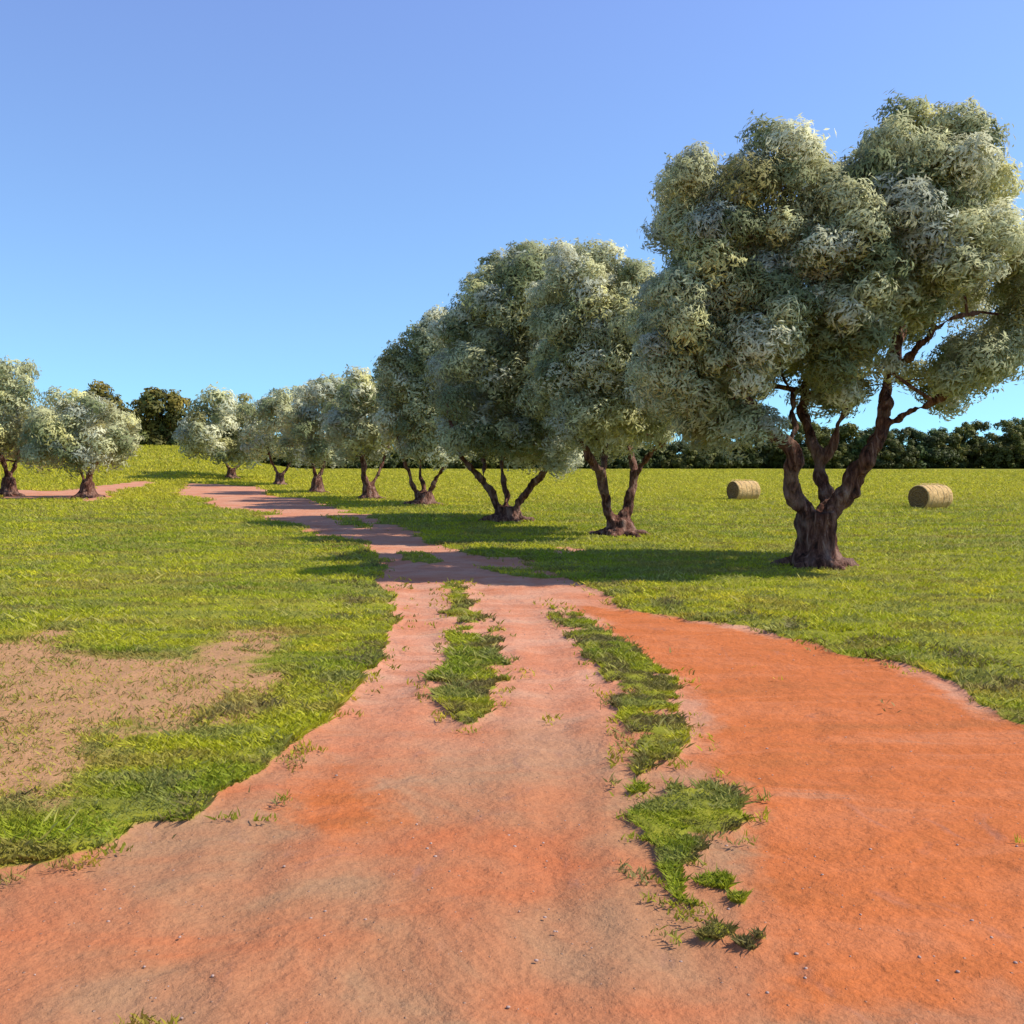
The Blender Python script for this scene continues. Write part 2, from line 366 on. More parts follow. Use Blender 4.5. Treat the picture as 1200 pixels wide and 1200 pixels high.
# weedier fringe where the meadow meets the earth
def fringe(bx, by, s, o, t):
    sd = poly_sd(bx, by, SOIL)
    return (sd < .05) & (sd > -.9) & (s < .5) & (fbm(bx*3.2, by*3.2, 70, 3) > .50)
v4, f4, c4 = blades(500000, 2.6, 22, 1.25, fringe, 1.6)
bw = (sst(.52, .64, fbm(v4[:, 0]*3, v4[:, 1]*2.4, 69, 3))*.7)[:, None]; c4 = c4*(1-bw)+np.array([.17, .125, .045])*bw
tag(mesh_obj('weeds', v4, f4, M_grass, cols={'col': c4*np.array([1.0, .97, 1.1])}), 'taller darker weeds fringing the edges of the meadow beside the soil', 'weeds', kind='stuff')

def stray(bx, by, s, o, t):
    sd = poly_sd(bx, by, SOIL); near = np.maximum(poly_sd(bx, by, MED), poly_sd(bx, by, STRIP))
    return (s >= .5) & (((sd < .22) & (fbm(bx*7, by*7, 81, 3) > .62)) | ((near > -.16) & (fbm(bx*7, by*7, 82, 3) > .58)) | (fbm(bx*3.3, by*3.3, 83, 3) > .84)) & (rng.random(len(bx)) < .35)
v5, f5, c5 = blades(500000, 2.6, 22, .75, stray, 1.2, 44)
tag(mesh_obj('weeds', v5, f5, M_grass, cols={'col': c5*np.array([1.0, .85, 1.2])}), 'sparse stray tufts of weeds growing out of the bare reddish soil', 'weeds', kind='stuff')
# pebbles and clods
def pebbles(n, lo, hi, smin, smax, pick):
    ico = bmesh.new(); bmesh.ops.create_icosphere(ico, subdivisions=1, radius=1); ico.verts.index_update()
    iv = np.array([v.co[:] for v in ico.verts]); jf = np.array([[v.index for v in f.verts] for f in ico.faces]); ico.free()
    th = rng.uniform(-R(42), R(42), n); d = np.exp(rng.uniform(math.log(lo), math.log(hi), n)); bx = d*np.sin(th); by = d*np.cos(th)
    s, o, t = masks(bx, by); k = s > .7 if pick else s > -1; bx, by = bx[k], by[k]; n = len(bx)
    r = smin+(smax-smin)*rng.random(n)**4
    sc = r[:, None]*np.stack([.8+.5*rng.random(n), .8+.5*rng.random(n), .45+.3*rng.random(n)], 1)
    v = iv[None]*(1+.25*(rng.random((n, len(iv), 1))-.5))*sc[:, None, :]
    v[..., 0] += bx[:, None]; v[..., 1] += by[:, None]; v[..., 2] += (height(bx, by)+near_z(bx, by))[:, None]+r[:, None]*.2
    f = (jf[None]+(np.arange(n)*len(iv))[:, None, None]).reshape(-1, 3)
    return v.reshape(-1, 3), f
pv, pf = pebbles(3000, 2.6, 20, .001, .008, True)
tag(mesh_obj('pebbles', pv, pf, M_stone, smooth=True), 'small loose stones scattered over the reddish soil', 'pebbles', kind='stuff')

# dry stalks through the meadow
v7, f7, c7 = blades(260000, 5, 60, 1.6, lambda bx, by, s, o, t: (s < .4) & (t < .3) & (fbm(bx*.8, by*.8, 101, 4) > .56) & (rng.random(len(bx)) < .14), .4)
tag(mesh_obj('dry_stalks', v7, f7, M_grass, cols={'col': c7*.4+np.array([.55, .46, .14])*.6}), 'thin dry straw coloured stalks standing among the meadow grass', 'stalks', kind='stuff')

# ------------------------------------------------------------------ tube helpers
def resample(P, rad, step):
    out = []; ro = []
    n = len(P)
    for i in range(n-1):
        p0 = P[max(i-1, 0)]; p1 = P[i]; p2 = P[i+1]; p3 = P[min(i+2, n-1)]
        k = max(2, int((p2-p1).length/step))
        for j in range(k):
            t = j/k
            q = .5*((2*p1)+(p2-p0)*t+(2*p0-5*p1+4*p2-p3)*t*t+(3*p1-p0-3*p2+p3)*t**3)
            out.append(q); ro.append(rad[i]*(1-t)+rad[i+1]*t)
    out.append(P[-1]); ro.append(rad[-1])
    return out, ro
def tube(P, rad, sides, verts, faces, lump=0, seed=0):
    base = len(verts); up = Vector((.3, .9, .1))
    for i, p in enumerate(P):
        t = (P[min(i+1, len(P)-1)]-P[max(i-1, 0)])
        if t.length < 1e-6: t = Vector((0, 0, 1))
        t.normalize()
        u = t.cross(up).normalized(); w = t.cross(u).normalized()
        for k in range(sides):
            a = 2*math.pi*k/sides
            dv = u*math.cos(a)+w*math.sin(a)
            r = rad[i]
            if lump: r *= 1+lump*mn.noise(Vector((math.cos(a+i*.07)*1.6+seed, math.sin(a+i*.07)*1.6, i*.11)))
            verts.append(p+dv*r)
    for i in range(len(P)-1):
        for k in range(sides):
            a = base+i*sides+k; b = base+i*sides+(k+1) % sides
            faces.append((a, b, b+sides, a+sides))
    faces.append(tuple(base+k for k in reversed(range(sides))))
    faces.append(tuple(base+(len(P)-1)*sides+k for k in range(sides)))

# ------------------------------------------------------------------ crowns
PAL = {'olive': [((.64, .63, .33), 5), ((.54, .54, .28), 5), ((.27, .30, .13), 5.5), ((.74, .70, .30), 1.6), ((.57, .58, .42), 4.5), ((.37, .33, .11), 1.8), ((.78, .76, .50), 3.6)],
       'dark': [((.20, .16, .03), 4), ((.13, .12, .025), 4), ((.28, .21, .035), 2), ((.16, .17, .04), 2)]}
def leaf_clumps(cs, rs, cols, per, L, W, flat=.9, spread=.16):
    """leaf sprays on the outside of rounded tufts; returns verts, quads, colours"""
    n = len(cs); cnt = np.maximum(8, (per*(rs/np.mean(rs))**2)).astype(int); idx = np.repeat(np.arange(n), cnt); m = len(idx)
    d = rng.normal(size=(m, 3)); d /= np.linalg.norm(d, axis=1)[:, None]
    d[:, 2] = np.where((d[:, 2] < -.35) & (rng.random(m) < .5), -d[:, 2], d[:, 2])
    r = rs[idx]*np.where(rng.random(m) < .22, .25+.5*rng.random(m), .74+.32*rng.random(m)**.8)
    # loose shoots standing out of the tufts, then a lumpy outline
    sh = np.sin(d[:, 0]*13+idx*3.1)*np.sin(d[:, 1]*12+idx*.7)*np.sin(d[:, 2]*14+idx*1.9)
    r *= np.where((sh > .45) & (rng.random(m) < .7), 1.06+.28*rng.random(m), 1)
    r *= 1+.28*np.sin(d[:, 0]*5+idx*1.7)*np.sin(d[:, 2]*6+idx*2.3)
    p = cs[idx]+d*r[:, None]*np.array([1, 1, flat])
    nrm = d+rng.normal(0, .38, (m, 3))+np.array([0, 0, .15]); nrm /= np.linalg.norm(nrm, axis=1)[:, None]
    # every tuft combs its leaves one way, like a spray
    comb = rng.normal(size=(n, 3)); comb[:, 2] = np.abs(comb[:, 2])+.4
    g = comb[idx]*.45+d*.7+rng.normal(0, .62, (m, 3))
    g -= nrm*(g*nrm).sum(1)[:, None]; g /= np.linalg.norm(g, axis=1)[:, None]+1e-9
    s = np.cross(nrm, g)
    l = L*(.65+.7*rng.random(m))[:, None]; w = W*(.7+.6*rng.random(m))[:, None]
    v = np.empty((m, 4, 3), np.float32)
    v[:, 0] = p-g*l*.5; v[:, 1] = p+s*w*.5-g*l*.02+nrm*w*.12; v[:, 2] = p+g*l*.5-nrm*l*.08; v[:, 3] = p-s*w*.5-g*l*.02+nrm*w*.12
    c = cols[idx]*(1+spread*(rng.random((m, 1))*2-1))
    nv = nrm*.28+d*.75+np.array([.0, -.05, .22]); nv /= np.linalg.norm(nv, axis=1)[:, None]
    LASTN.append(np.repeat(nv, 4, 0))
    return v.reshape(-1, 3), np.arange(m*4).reshape(m, 4)[:, [0, 3, 2, 1]], np.repeat(c, 4, 0)
LASTN = []
def soften(o):
    me = o.data; me.polygons.foreach_set('use_smooth', np.ones(len(me.polygons), bool))
    me.normals_split_custom_set_from_vertices(LASTN[-1].astype(np.float32)); return o
def pick_cols(kind, n):
    P = PAL[kind]; w = np.array([p[1] for p in P]); k = rng.choice(len(P), n, p=w/w.sum())
    return np.array([p[0] for p in P])[k]*(.9+.2*rng.random((n, 1)))
def sample_crown(poly, Y0, thick, r, n, holes=(), keep=.82):
    """tuft centres filling a rounded volume whose outline from the track is poly"""
    P = np.array(poly, float); lo = P.min(0); hi = P.max(0); out = []; rad = []
    rp = r*F/Y0
    gx, gy = np.meshgrid(np.linspace(lo[0], hi[0], 40), np.linspace(lo[1], hi[1], 40)); emax = poly_sd(gx.ravel(), gy.ravel(), P).max()
    tries = 0
    st = rp*1.25; seeds = [(a+random.uniform(-.3, .3)*st, c+random.uniform(-.3, .3)*st) for a in np.arange(lo[0], hi[0], st) for c in np.arange(lo[1], hi[1], st)]
    random.shuffle(seeds); first = True
    while len(out) < n and tries < 60000:
        B = 400; tries += B
        q = np.array(seeds) if first else lo+rng.random((B, 2))*(hi-lo); first = False; e = poly_sd(q[:, 0], q[:, 1], P)
        for (a, b), ee in zip(q, e):
            rr_ = r*random.uniform(.72, 1.25)
            k = rr_*F/Y0
            if ee < k*(.72 if Y0 < 20 else keep): continue
            if any(math.hypot(a-h[0], (b-h[1]))<h[2]+k*.85 for h in holes): continue
            tt = thick*math.sqrt(max(0, 1-(1-min(1, ee/(emax*.8)))**2))
            u = random.uniform(-1, 1); u = math.copysign(abs(u)**.55, u)
            Y = Y0+u*tt
            p = pt(a, b, Y0); p = Vector((p.x, Y, p.z))
            # keep the perspective outline at the new distance
            p.x = p.x*(1+.6*(Y/Y0-1))
            if all((p-o).length > .33*(rr_+ro) for o, ro in zip(out, rad)):
                out.append(p); rad.append(rr_)
            if len(out) >= n: break
    return out, rad

def partition_trunk(name_obj, tubes, voxel, base, loc, gnarl):
    """one welded surface from all thick pieces, then cut into trunk and limbs"""
    verts = []; faces = []
    for k, (P, rad) in enumerate(tubes): tube(P, rad, 14, verts, faces, .25, k*3.1)
    me = bpy.data.meshes.new('tmp'); me.from_pydata([tuple(v) for v in verts], [], faces); me.update()
    o = bpy.data.objects.new('tmp', me); col.objects.link(o)
    md = o.modifiers.new('r', 'REMESH'); md.mode = 'VOXEL'; md.voxel_size = voxel; md.use_smooth_shade = True
    sm = o.modifiers.new('s', 'SMOOTH'); sm.factor = .5; sm.iterations = 2
    dg = bpy.context.evaluated_depsgraph_get(); ev = o.evaluated_get(dg); m2 = bpy.data.meshes.new_from_object(ev)
    n = len(m2.vertices); co = np.empty(n*3, np.float32); m2.vertices.foreach_get('co', co); co = co.reshape(-1, 3)
    nn = np.empty(n*3, np.float32); m2.vertices.foreach_get('normal', nn); nn = nn.reshape(-1, 3)
    fc = [tuple(p.vertices) for p in m2.polygons]
    disp = np.array([mn.noise(Vector((c[0]*9, c[1]*9, c[2]*2.6)))*.6+mn.noise(Vector((c[0]*22, c[1]*22, c[2]*6)))*.28+mn.noise(Vector((c[0]*3, c[1]*3, c[2]*3)))*.6+(.35-1.6*abs(mn.noise(Vector((c[0]*6+c[2]*1.3, c[1]*6-c[2]*1.1, c[2]*1.1))))) for c in co])
    co = co+nn*(disp*gnarl)[:, None]
    best = np.full(n, 1e9); lab = np.zeros(n, int)
    for k, (P, rad) in enumerate(tubes):
        A = np.array([p[:] for p in P]); rd = np.array(rad)
        D = np.full(n, 1e9)
        for a, r_ in zip(A, rd): D = np.minimum(D, np.linalg.norm(co-a, axis=1)-r_)
        if k == 0: D -= .04
        lab = np.where(D < best, k, lab); best = np.minimum(best, D)
    bpy.data.objects.remove(o)
    return co, fc, lab

def olive(px, py, label, group, rb, crown, limbs, thick, r, n, per, L, W, voxel=.03, holes=(), flare=1.65, bole_top=None, gnarl=.05, skin=None):
    """px,py foot of the trunk; limbs: list of (parent index, [(px,py,dy)], r0, r1)"""
    b = at(px, py); Y = b.y; root = empty('olive_tree', b)
    tag(root, label, 'olive tree', group)
    k = Y/F
    tx, ty = bole_top
    top = pt(tx, ty, Y)
    H = top.z-b.z
    P = [b-Vector((0, 0, .15)), b+Vector((0, 0, .02)), b.lerp(top, .16), b.lerp(top, .4)+Vector((.02, 0, 0)), b.lerp(top, .75), top]
    rb_ = rb*k
    bole = resample(P, [rb_*flare, rb_*flare*.86, rb_*1.28, rb_*1.02, rb_*.97, rb_*.92], .04 if Y < 30 else .1)
    tubes = [bole]; owner = [0]
    # root buttresses
    extra = []
    for q in range(6):
        a = q*math.pi/3+random.uniform(-.3, .3); dv = Vector((math.cos(a), math.sin(a), 0)); ln = rb_*flare*random.uniform(1.1, 1.45)
        extra.append(resample([b+dv*rb_*.3+Vector((0, 0, H*.40)), b+dv*rb_*.85+Vector((0, 0, H*.13)), b+dv*ln+Vector((0, 0, .0)), b+dv*ln*1.3-Vector((0, 0, .09))], [rb_*.42, rb_*.42, rb_*.33, rb_*.12], .05 if Y < 30 else .12))
    skel = []
    ends = []
    for li, (pa, pts_, r0, r1) in enumerate(limbs):
        W_ = [pt(a, c, Y+dy) for a, c, dy in pts_]
        rads = [(r0+(r1-r0)*i/(len(W_)-1))*k*.72 for i in range(len(W_))]
        t = resample(W_, rads, .05 if Y < 30 else .15)
        # crooked, knotty run of the limb
        amp = .035*min(1, Y/16)
        t = ([p+Vector((mn.noise(p*3.1), mn.noise(p*3.1+Vector((9, 0, 0))), mn.noise(p*3.1+Vector((0, 9, 0)))*.4))*amp*2*min(1, i/4) for i, p in enumerate(t[0])], [q*(1+.22*mn.noise(p*5)) for p, q in zip(t[0], t[1])])
        tubes.append(t); owner.append(len(owner))
    co, fc, lab = partition_trunk('olive', tubes+extra, voxel, b, b, gnarl)
    nl = len(limbs)
    lab = np.where(lab > nl, 0, lab)
    # tufts
    cs, rs = sample_crown(crown, Y, thick, r, n, holes)
    # fine branches: every tuft joins the nearest branch already grown
    nodes = []
    for li in range(nl):
        Pp, rd = tubes[li+1]
        for i in range(len(Pp)//2, len(Pp), 2): nodes.append((Pp[i], li, rd[i]))
    hubc = [nd[0] for nd in nodes]; hubc = sum(hubc, Vector())/len(hubc)
    order = sorted(range(len(cs)), key=lambda i: (cs[i]-hubc).length)
    twig = {li: ([], []) for li in range(nl)}
    for i in order:
        c = cs[i]
        best = min(nodes, key=lambda nd: (nd[0]-c).length+(.5 if nd[0].z > c.z+.1 else 0))
        p0, li, r0 = best
        rr0 = max(.010, min(r0*.7, .05)); rr1 = max(.006, rr0*.72)
        midp = p0.lerp(c, .5)+Vector((random.uniform(-.12, .12), random.uniform(-.12, .12), random.uniform(-.05, .12)))*(c-p0).length*.5
        Pp, rd = resample([p0, midp, c], [rr0, (rr0+rr1)/2, rr1], .12 if Y < 30 else .4)
        tube(Pp, rd, 6 if Y < 30 else 4, *twig[li])
        for j in (len(Pp)//2, len(Pp)-1): nodes.append((Pp[j], li, rd[j]))
    parts = {}
    fa = np.array([max(set(l), key=l.count) for l in ([int(lab[i]) for i in f] for f in fc)])
    for li in range(nl+1):
        sel = [fc[i] for i in np.nonzero(fa == li)[0]]
        if not sel: continue
        u = sorted({i for f in sel for i in f}); mp = {a: j for j, a in enumerate(u)}
        vv = [Vector(co[i].tolist()) for i in u]; ff = [tuple(mp[i] for i in f) for f in sel]
        if li > 0:
            tv, tf = twig[li-1]; o0 = len(vv); vv += tv; ff += [tuple(i+o0 for i in f) for f in tf]
        nm = 'trunk' if li == 0 else 'limb'
        mesh_obj(nm, np.array([v[:] for v in vv]), ff, M_bark, parent=root, smooth=True, offset=b[:])
    C = np.array([c[:] for c in cs]); Rr = np.array(rs)
    v, f, c = leaf_clumps(C, Rr, pick_cols('olive', len(cs)), per, L, W)
    soften(mesh_obj('crown', v, f, M_olive, parent=root, cols={'col': c}, offset=b[:]))
    print(label, 'at', tuple(round(q, 1) for q in b), 'tufts', len(cs), 'leaves', len(f))
    return root
G = 'olive trees lining the track'
olive(958, 664, 'largest olive tree at the right, three thick limbs parting above a flared gnarled trunk', G, 22.5,
  [(735, 370), (752, 335), (785, 308), (762, 285), (756, 240), (770, 205), (800, 185), (850, 198), (862, 180), (900, 168), (940, 182), (958, 208), (985, 200), (998, 178), (1035, 142), (1075, 150), (1115, 148), (1150, 165), (1160, 200), (1178, 220), (1184, 258), (1206, 275), (1225, 340), (1235, 405), (1190, 428), (1176, 465), (1130, 494), (1085, 486), (1050, 468), (1000, 490), (950, 494), (905, 520), (860, 534), (800, 526), (752, 485), (735, 425)],
  [(0, [(955, 612, 0), (933, 583, -.1), (926, 565, -.2), (933, 543, -.3), (924, 522, -.35), (903, 511, -.5), (888, 488, -.7), (868, 455, -.9), (850, 410, -1.0)], 15, 5),
   (0, [(930, 530, -.3), (931, 508, -.15), (931, 488, 0), (926, 462, .2), (905, 400, .4), (890, 330, .5)], 6, 3),
   (0, [(962, 612, .1), (971, 585, .3), (963, 553, .5), (960, 530, .55), (949, 505, .7), (941, 478, .9), (948, 440, 1.0), (955, 380, 1.1), (950, 300, 1.2)], 13, 5),
   (0, [(963, 545, .5), (971, 528, .5), (981, 508, .4), (987, 485, .3), (1000, 440, .1), (1010, 380, -.2)], 7, 4),
   (0, [(966, 614, 0), (985, 585, -.1), (1001, 560, -.2), (1016, 535, -.3), (1033, 503, -.3), (1037, 473, -.2), (1042, 440, 0), (1055, 390, .2), (1065, 300, .4), (1075, 220, .5)], 16, 6),
   (0, [(1031, 507, -.3), (1048, 495, -.4), (1067, 482, -.6), (1090, 472, -.8), (1125, 455, -1.0), (1160, 430, -1.1)], 7, 3),
   (0, [(1042, 440, 0), (1062, 420, -.5), (1085, 398, -.9), (1115, 374, -1.1), (1150, 366, -1.2)], 6, 3)],
  2.3, .37, 420, 900, .115, .031, voxel=.022, bole_top=(956, 600), gnarl=.055, flare=1.55,
  holes=[(1036, 407, 8), (1085, 402, 5), (1112, 402, 8), (1134, 368, 7), (928, 455, 8), (903, 482, 6), (1060, 452, 5)])
olive(727, 627, 'olive tree next behind the largest one, forked low into two upright limbs', G, 15.5,
  [(612, 345), (640, 302), (700, 298), (745, 308), (772, 330), (805, 360), (820, 440), (800, 505), (772, 532), (740, 532), (705, 540), (670, 530), (636, 505), (622, 440), (620, 385)],
  [(0, [(722, 612, 0), (713, 600, -.1), (709, 580, -.15), (704, 558, -.3), (690, 533, -.6), (676, 505, -.8), (668, 460, -1)], 9.5, 4),
   (0, [(706, 562, -.25), (709, 540, 0), (711, 515, .2), (712, 460, .4)], 5, 3),
   (0, [(728, 612, .1), (735, 600, .2), (738, 582, .25), (744, 557, .3), (739, 526, .6), (742, 480, .8), (738, 420, .9)], 9.5, 4),
   (0, [(743, 562, .3), (752, 548, .1), (762, 532, -.2), (779, 517, -.6), (795, 480, -.9)], 5, 3)],
  2.6, .43, 260, 700, .135, .038, voxel=.035, bole_top=(726, 608), gnarl=.05)
olive(594, 611, 'wide spreading olive tree with a squat trunk and long slanting limbs, third from the right', G, 15,
  [(520, 378), (545, 325), (572, 298), (620, 292), (675, 294), (715, 320), (722, 400), (706, 500), (688, 545), (655, 562), (600, 552), (560, 548), (525, 538), (500, 495), (500, 430), (505, 390)],
  [(0, [(588, 600, 0), (581, 588, -.1), (569, 568, -.3), (559, 556, -.4), (546, 540, -.6), (532, 515, -.9), (525, 470, -1)], 7, 3),
   (0, [(567, 566, -.3), (567, 552, -.1), (568, 538, .1), (570, 490, .3)], 4, 2.5),
   (0, [(594, 600, .1), (594, 586, .2), (591, 564, .4), (589, 545, .6), (592, 490, .9), (598, 420, 1)], 5.5, 3),
   (0, [(600, 600, 0), (608, 588, -.1), (624, 568, -.2), (641, 550, -.4), (660, 537, -.6), (680, 505, -.9)], 7.5, 3)],
  2.7, .50, 240, 620, .155, .044, voxel=.04, bole_top=(594, 594), gnarl=.05, flare=1.5)
olive(497, 592, 'mid-sized olive tree with three short limbs, fourth from the right', G, 10.5,
  [(440, 425), (470, 400), (495, 368), (530, 352), (562, 395), (572, 470), (562, 530), (530, 552), (470, 548), (447, 525), (436, 470)],
  [(0, [(493, 582, 0), (487, 574, -.1), (480, 556, -.3), (472, 538, -.6), (465, 500, -.9)], 5, 2.5),
   (0, [(497, 582, .1), (496, 569, .2), (492, 543, .4), (495, 480, .8)], 4.5, 2.5),
   (0, [(500, 582, 0), (506, 571, -.1), (513, 557, -.2), (523, 544, -.4), (535, 510, -.9)], 5, 2.5)],
  2.4, .52, 150, 420, .18, .055, voxel=.06, bole_top=(497, 577), gnarl=.05)
olive(434, 585, 'olive tree with an upright limb and one bent limb, fifth from the right', G, 8,
  [(378, 475), (395, 438), (440, 432), (470, 412), (495, 450), (500, 520), (475, 550), (400, 550), (380, 525)],
  [(0, [(431, 572, 0), (427, 556, -.2), (425, 532, -.3), (420, 490, -.5)], 6, 3),
   (0, [(434, 572, 0), (439, 562, .1), (447, 547, .3), (458, 510, .7)], 4, 2.5)],
  2.6, .56, 80, 260, .24, .075, voxel=.07, bole_top=(432, 570), gnarl=.05)
olive(371, 578, 'small olive tree leaning over the track with a pinkish patch of soil in front', G, 6.5,
  [(328, 480), (348, 450), (385, 436), (412, 448), (430, 500), (415, 550), (350, 552), (325, 520)],
  [(0, [(371, 563, 0), (368, 550, -.2), (364, 530, -.4)], 4, 2.5), (0, [(373, 563, 0), (378, 548, .2), (386, 525, .5)], 4, 2.5)],
  2.5, .58, 64, 220, .28, .085, voxel=.08, bole_top=(372, 560), gnarl=.05)
olive(327, 569, 'distant olive tree with a forked trunk, second from the far end of the row', G, 5,
  [(282, 480), (305, 452), (340, 443), (368, 456), (378, 500), (368, 546), (300, 550), (278, 520)],
  [(0, [(328, 559, 0), (319, 542, -.3), (312, 520, -.6)], 3.2, 2), (0, [(329, 559, 0), (339, 544, .3), (346, 520, .6)], 3.2, 2)],
  2.9, .68, 58, 200, .33, .10, voxel=.1, bole_top=(328, 555), gnarl=.05)
olive(271, 561, 'farthest olive tree of the row, standing at the bend of the track', G, 5,
  [(210, 500), (222, 462), (260, 450), (292, 453), (318, 480), (324, 530), (292, 550), (230, 550), (208, 525)],
  [(0, [(271, 553, 0), (262, 539, -.3), (252, 520, -.6)], 3.2, 2), (0, [(272, 553, 0), (283, 540, .3), (292, 520, .6)], 3.2, 2)],
  3.6, .85, 64, 200, .42, .13, voxel=.12, bole_top=(271, 549), gnarl=.05)
GL = 'olive trees left of the bend'
olive(102, 583, 'silvery olive tree with a leaning trunk, left of the bend in the track', GL, 8,
  [(26, 505), (50, 455), (95, 448), (132, 472), (160, 490), (160, 530), (142, 554), (95, 558), (55, 556), (30, 535)],
  [(0, [(103, 568, 0), (108, 550, -.2), (116, 535, -.4), (125, 510, -.6)], 6, 3), (0, [(101, 568, 0), (94, 552, .2), (85, 530, .5)], 3.5, 2)],
  2.7, .56, 84, 260, .24, .075, voxel=.07, bole_top=(103, 565), gnarl=.05)
olive(10, 581, 'olive tree cut by the left edge with a short straight trunk', GL, 8,
  [(-80, 500), (-60, 450), (-20, 430), (20, 421), (44, 426), (50, 455), (62, 470), (60, 540), (35, 562), (-50, 560), (-80, 530)],
  [(0, [(10, 564, 0), (6, 548, -.2), (-6, 520, -.5)], 5, 3), (0, [(11, 564, 0), (16, 548, .2), (26, 520, .5)], 4.5, 2.5)],
  2.7, .56, 100, 260, .24, .075, voxel=.07, bole_top=(10, 560), gnarl=.05)

# ------------------------------------------------------------------ dark trees on the rise at the far left
def dark_tree(px, Y, label, name, poly, thick, r, n, per, L):
    gx = (px-600)/F*Y; b = Vector((gx, Y, float(height(gx, Y)))); root = empty(name, b); tag(root, label, 'tree', 'dark trees behind the bend')
    vv = []; ff = []
    cs, rs = sample_crown(poly, Y, thick, r, n)
    ctr = sum(cs, Vector())/len(cs)
    Pp, rd = resample([b-Vector((0, 0, .2)), b.lerp(ctr, .4), ctr], [.38, .28, .14], .6); tube(Pp, rd, 8, vv, ff)
    for c in cs[::2]:
        Pp, rd = resample([b.lerp(ctr, .55), b.lerp(ctr, .8).lerp(c, .5), c], [.13, .08, .04], .8); tube(Pp, rd, 5, vv, ff)
    mesh_obj('trunk', np.array([v[:] for v in vv]), ff, M_bark, parent=root, smooth=True, offset=b[:])
    v, f, c = leaf_clumps(np.array([c[:] for c in cs]), np.array(rs), pick_cols('dark', len(cs)), per, L, L*.5)
    soften(mesh_obj('crown', v, f, M_far, parent=root, cols={'col': c}, offset=b[:]))
dark_tree(184, 118, 'dark brownish green tree filling the gap between the silvery trees', 'broadleaf_tree', [(146, 500), (152, 468), (170, 456), (200, 456), (224, 468), (232, 500), (226, 538), (190, 546), (158, 542)], 3.6, .95, 70, 150, .5)
dark_tree(122, 124, 'dark brownish tree showing its top above the left silvery olive', 'broadleaf_tree', [(92, 500), (98, 462), (112, 447), (135, 450), (148, 470), (156, 500), (150, 540), (100, 540)], 3.6, 1.0, 60, 150, .5)

# ------------------------------------------------------------------ far wood behind the meadow
cs = []; rs = []; cc = []
wood_px = np.array([[-250, 520], [-50, 515], [100, 512], [200, 508], [240, 512], [600, 520], [780, 520], [880, 512], [925, 492], [1000, 494], [1050, 502], [1110, 497], [1150, 484], [1200, 487], [1300, 488], [1450, 480]])
xt = -120.
kk = 0
while xt < 175:
    Y = 190+rng.uniform(-4, 9)+ (0 if xt > -40 else 5)
    ppx = 600+xt/Y*F
    hz = (538-np.interp(ppx, wood_px[:, 0], wood_px[:, 1]))/F*Y+CH-float(0)
    hz *= rng.uniform(.90, 1.03)
    wdt = rng.uniform(3.6, 5.6); base_c = pick_cols('dark', 1)[0]*np.array([.55, .72, .8])*rng.uniform(.85, 1.1)
    if 900 < ppx < 1005 or ppx > 1120: base_c = base_c*.5+np.array([.16, .16, .03])*.5
    for q in range(75):
        f = rng.random() if q < 20 else rng.random()*.45; hh = hz*(.04+.84*f); ww = wdt*math.sqrt(max(.1, 1-(max(0, f-.35)/.72)**2))
        a = rng.uniform(0, 2*math.pi); u = math.sqrt(rng.random())
        cs.append((xt+ww*u*math.cos(a), Y+ww*.8*u*math.sin(a), float(height(xt, Y))+hh)); rs.append(rng.uniform(.6, 1.05)*(1.0 if f < .7 else 1.15)); cc.append(base_c*rng.uniform(.7, 1.2))
    xt += rng.uniform(1.3, 2.3); kk += 1
v, f, c = leaf_clumps(np.array(cs), np.array(rs), np.array(cc), 120, .46, .30, spread=.3)
tag(soften(mesh_obj('woodland', v, f, M_far, cols={'col': c})), 'dark green band of far woodland closing off the meadow', 'woodland', kind='stuff')

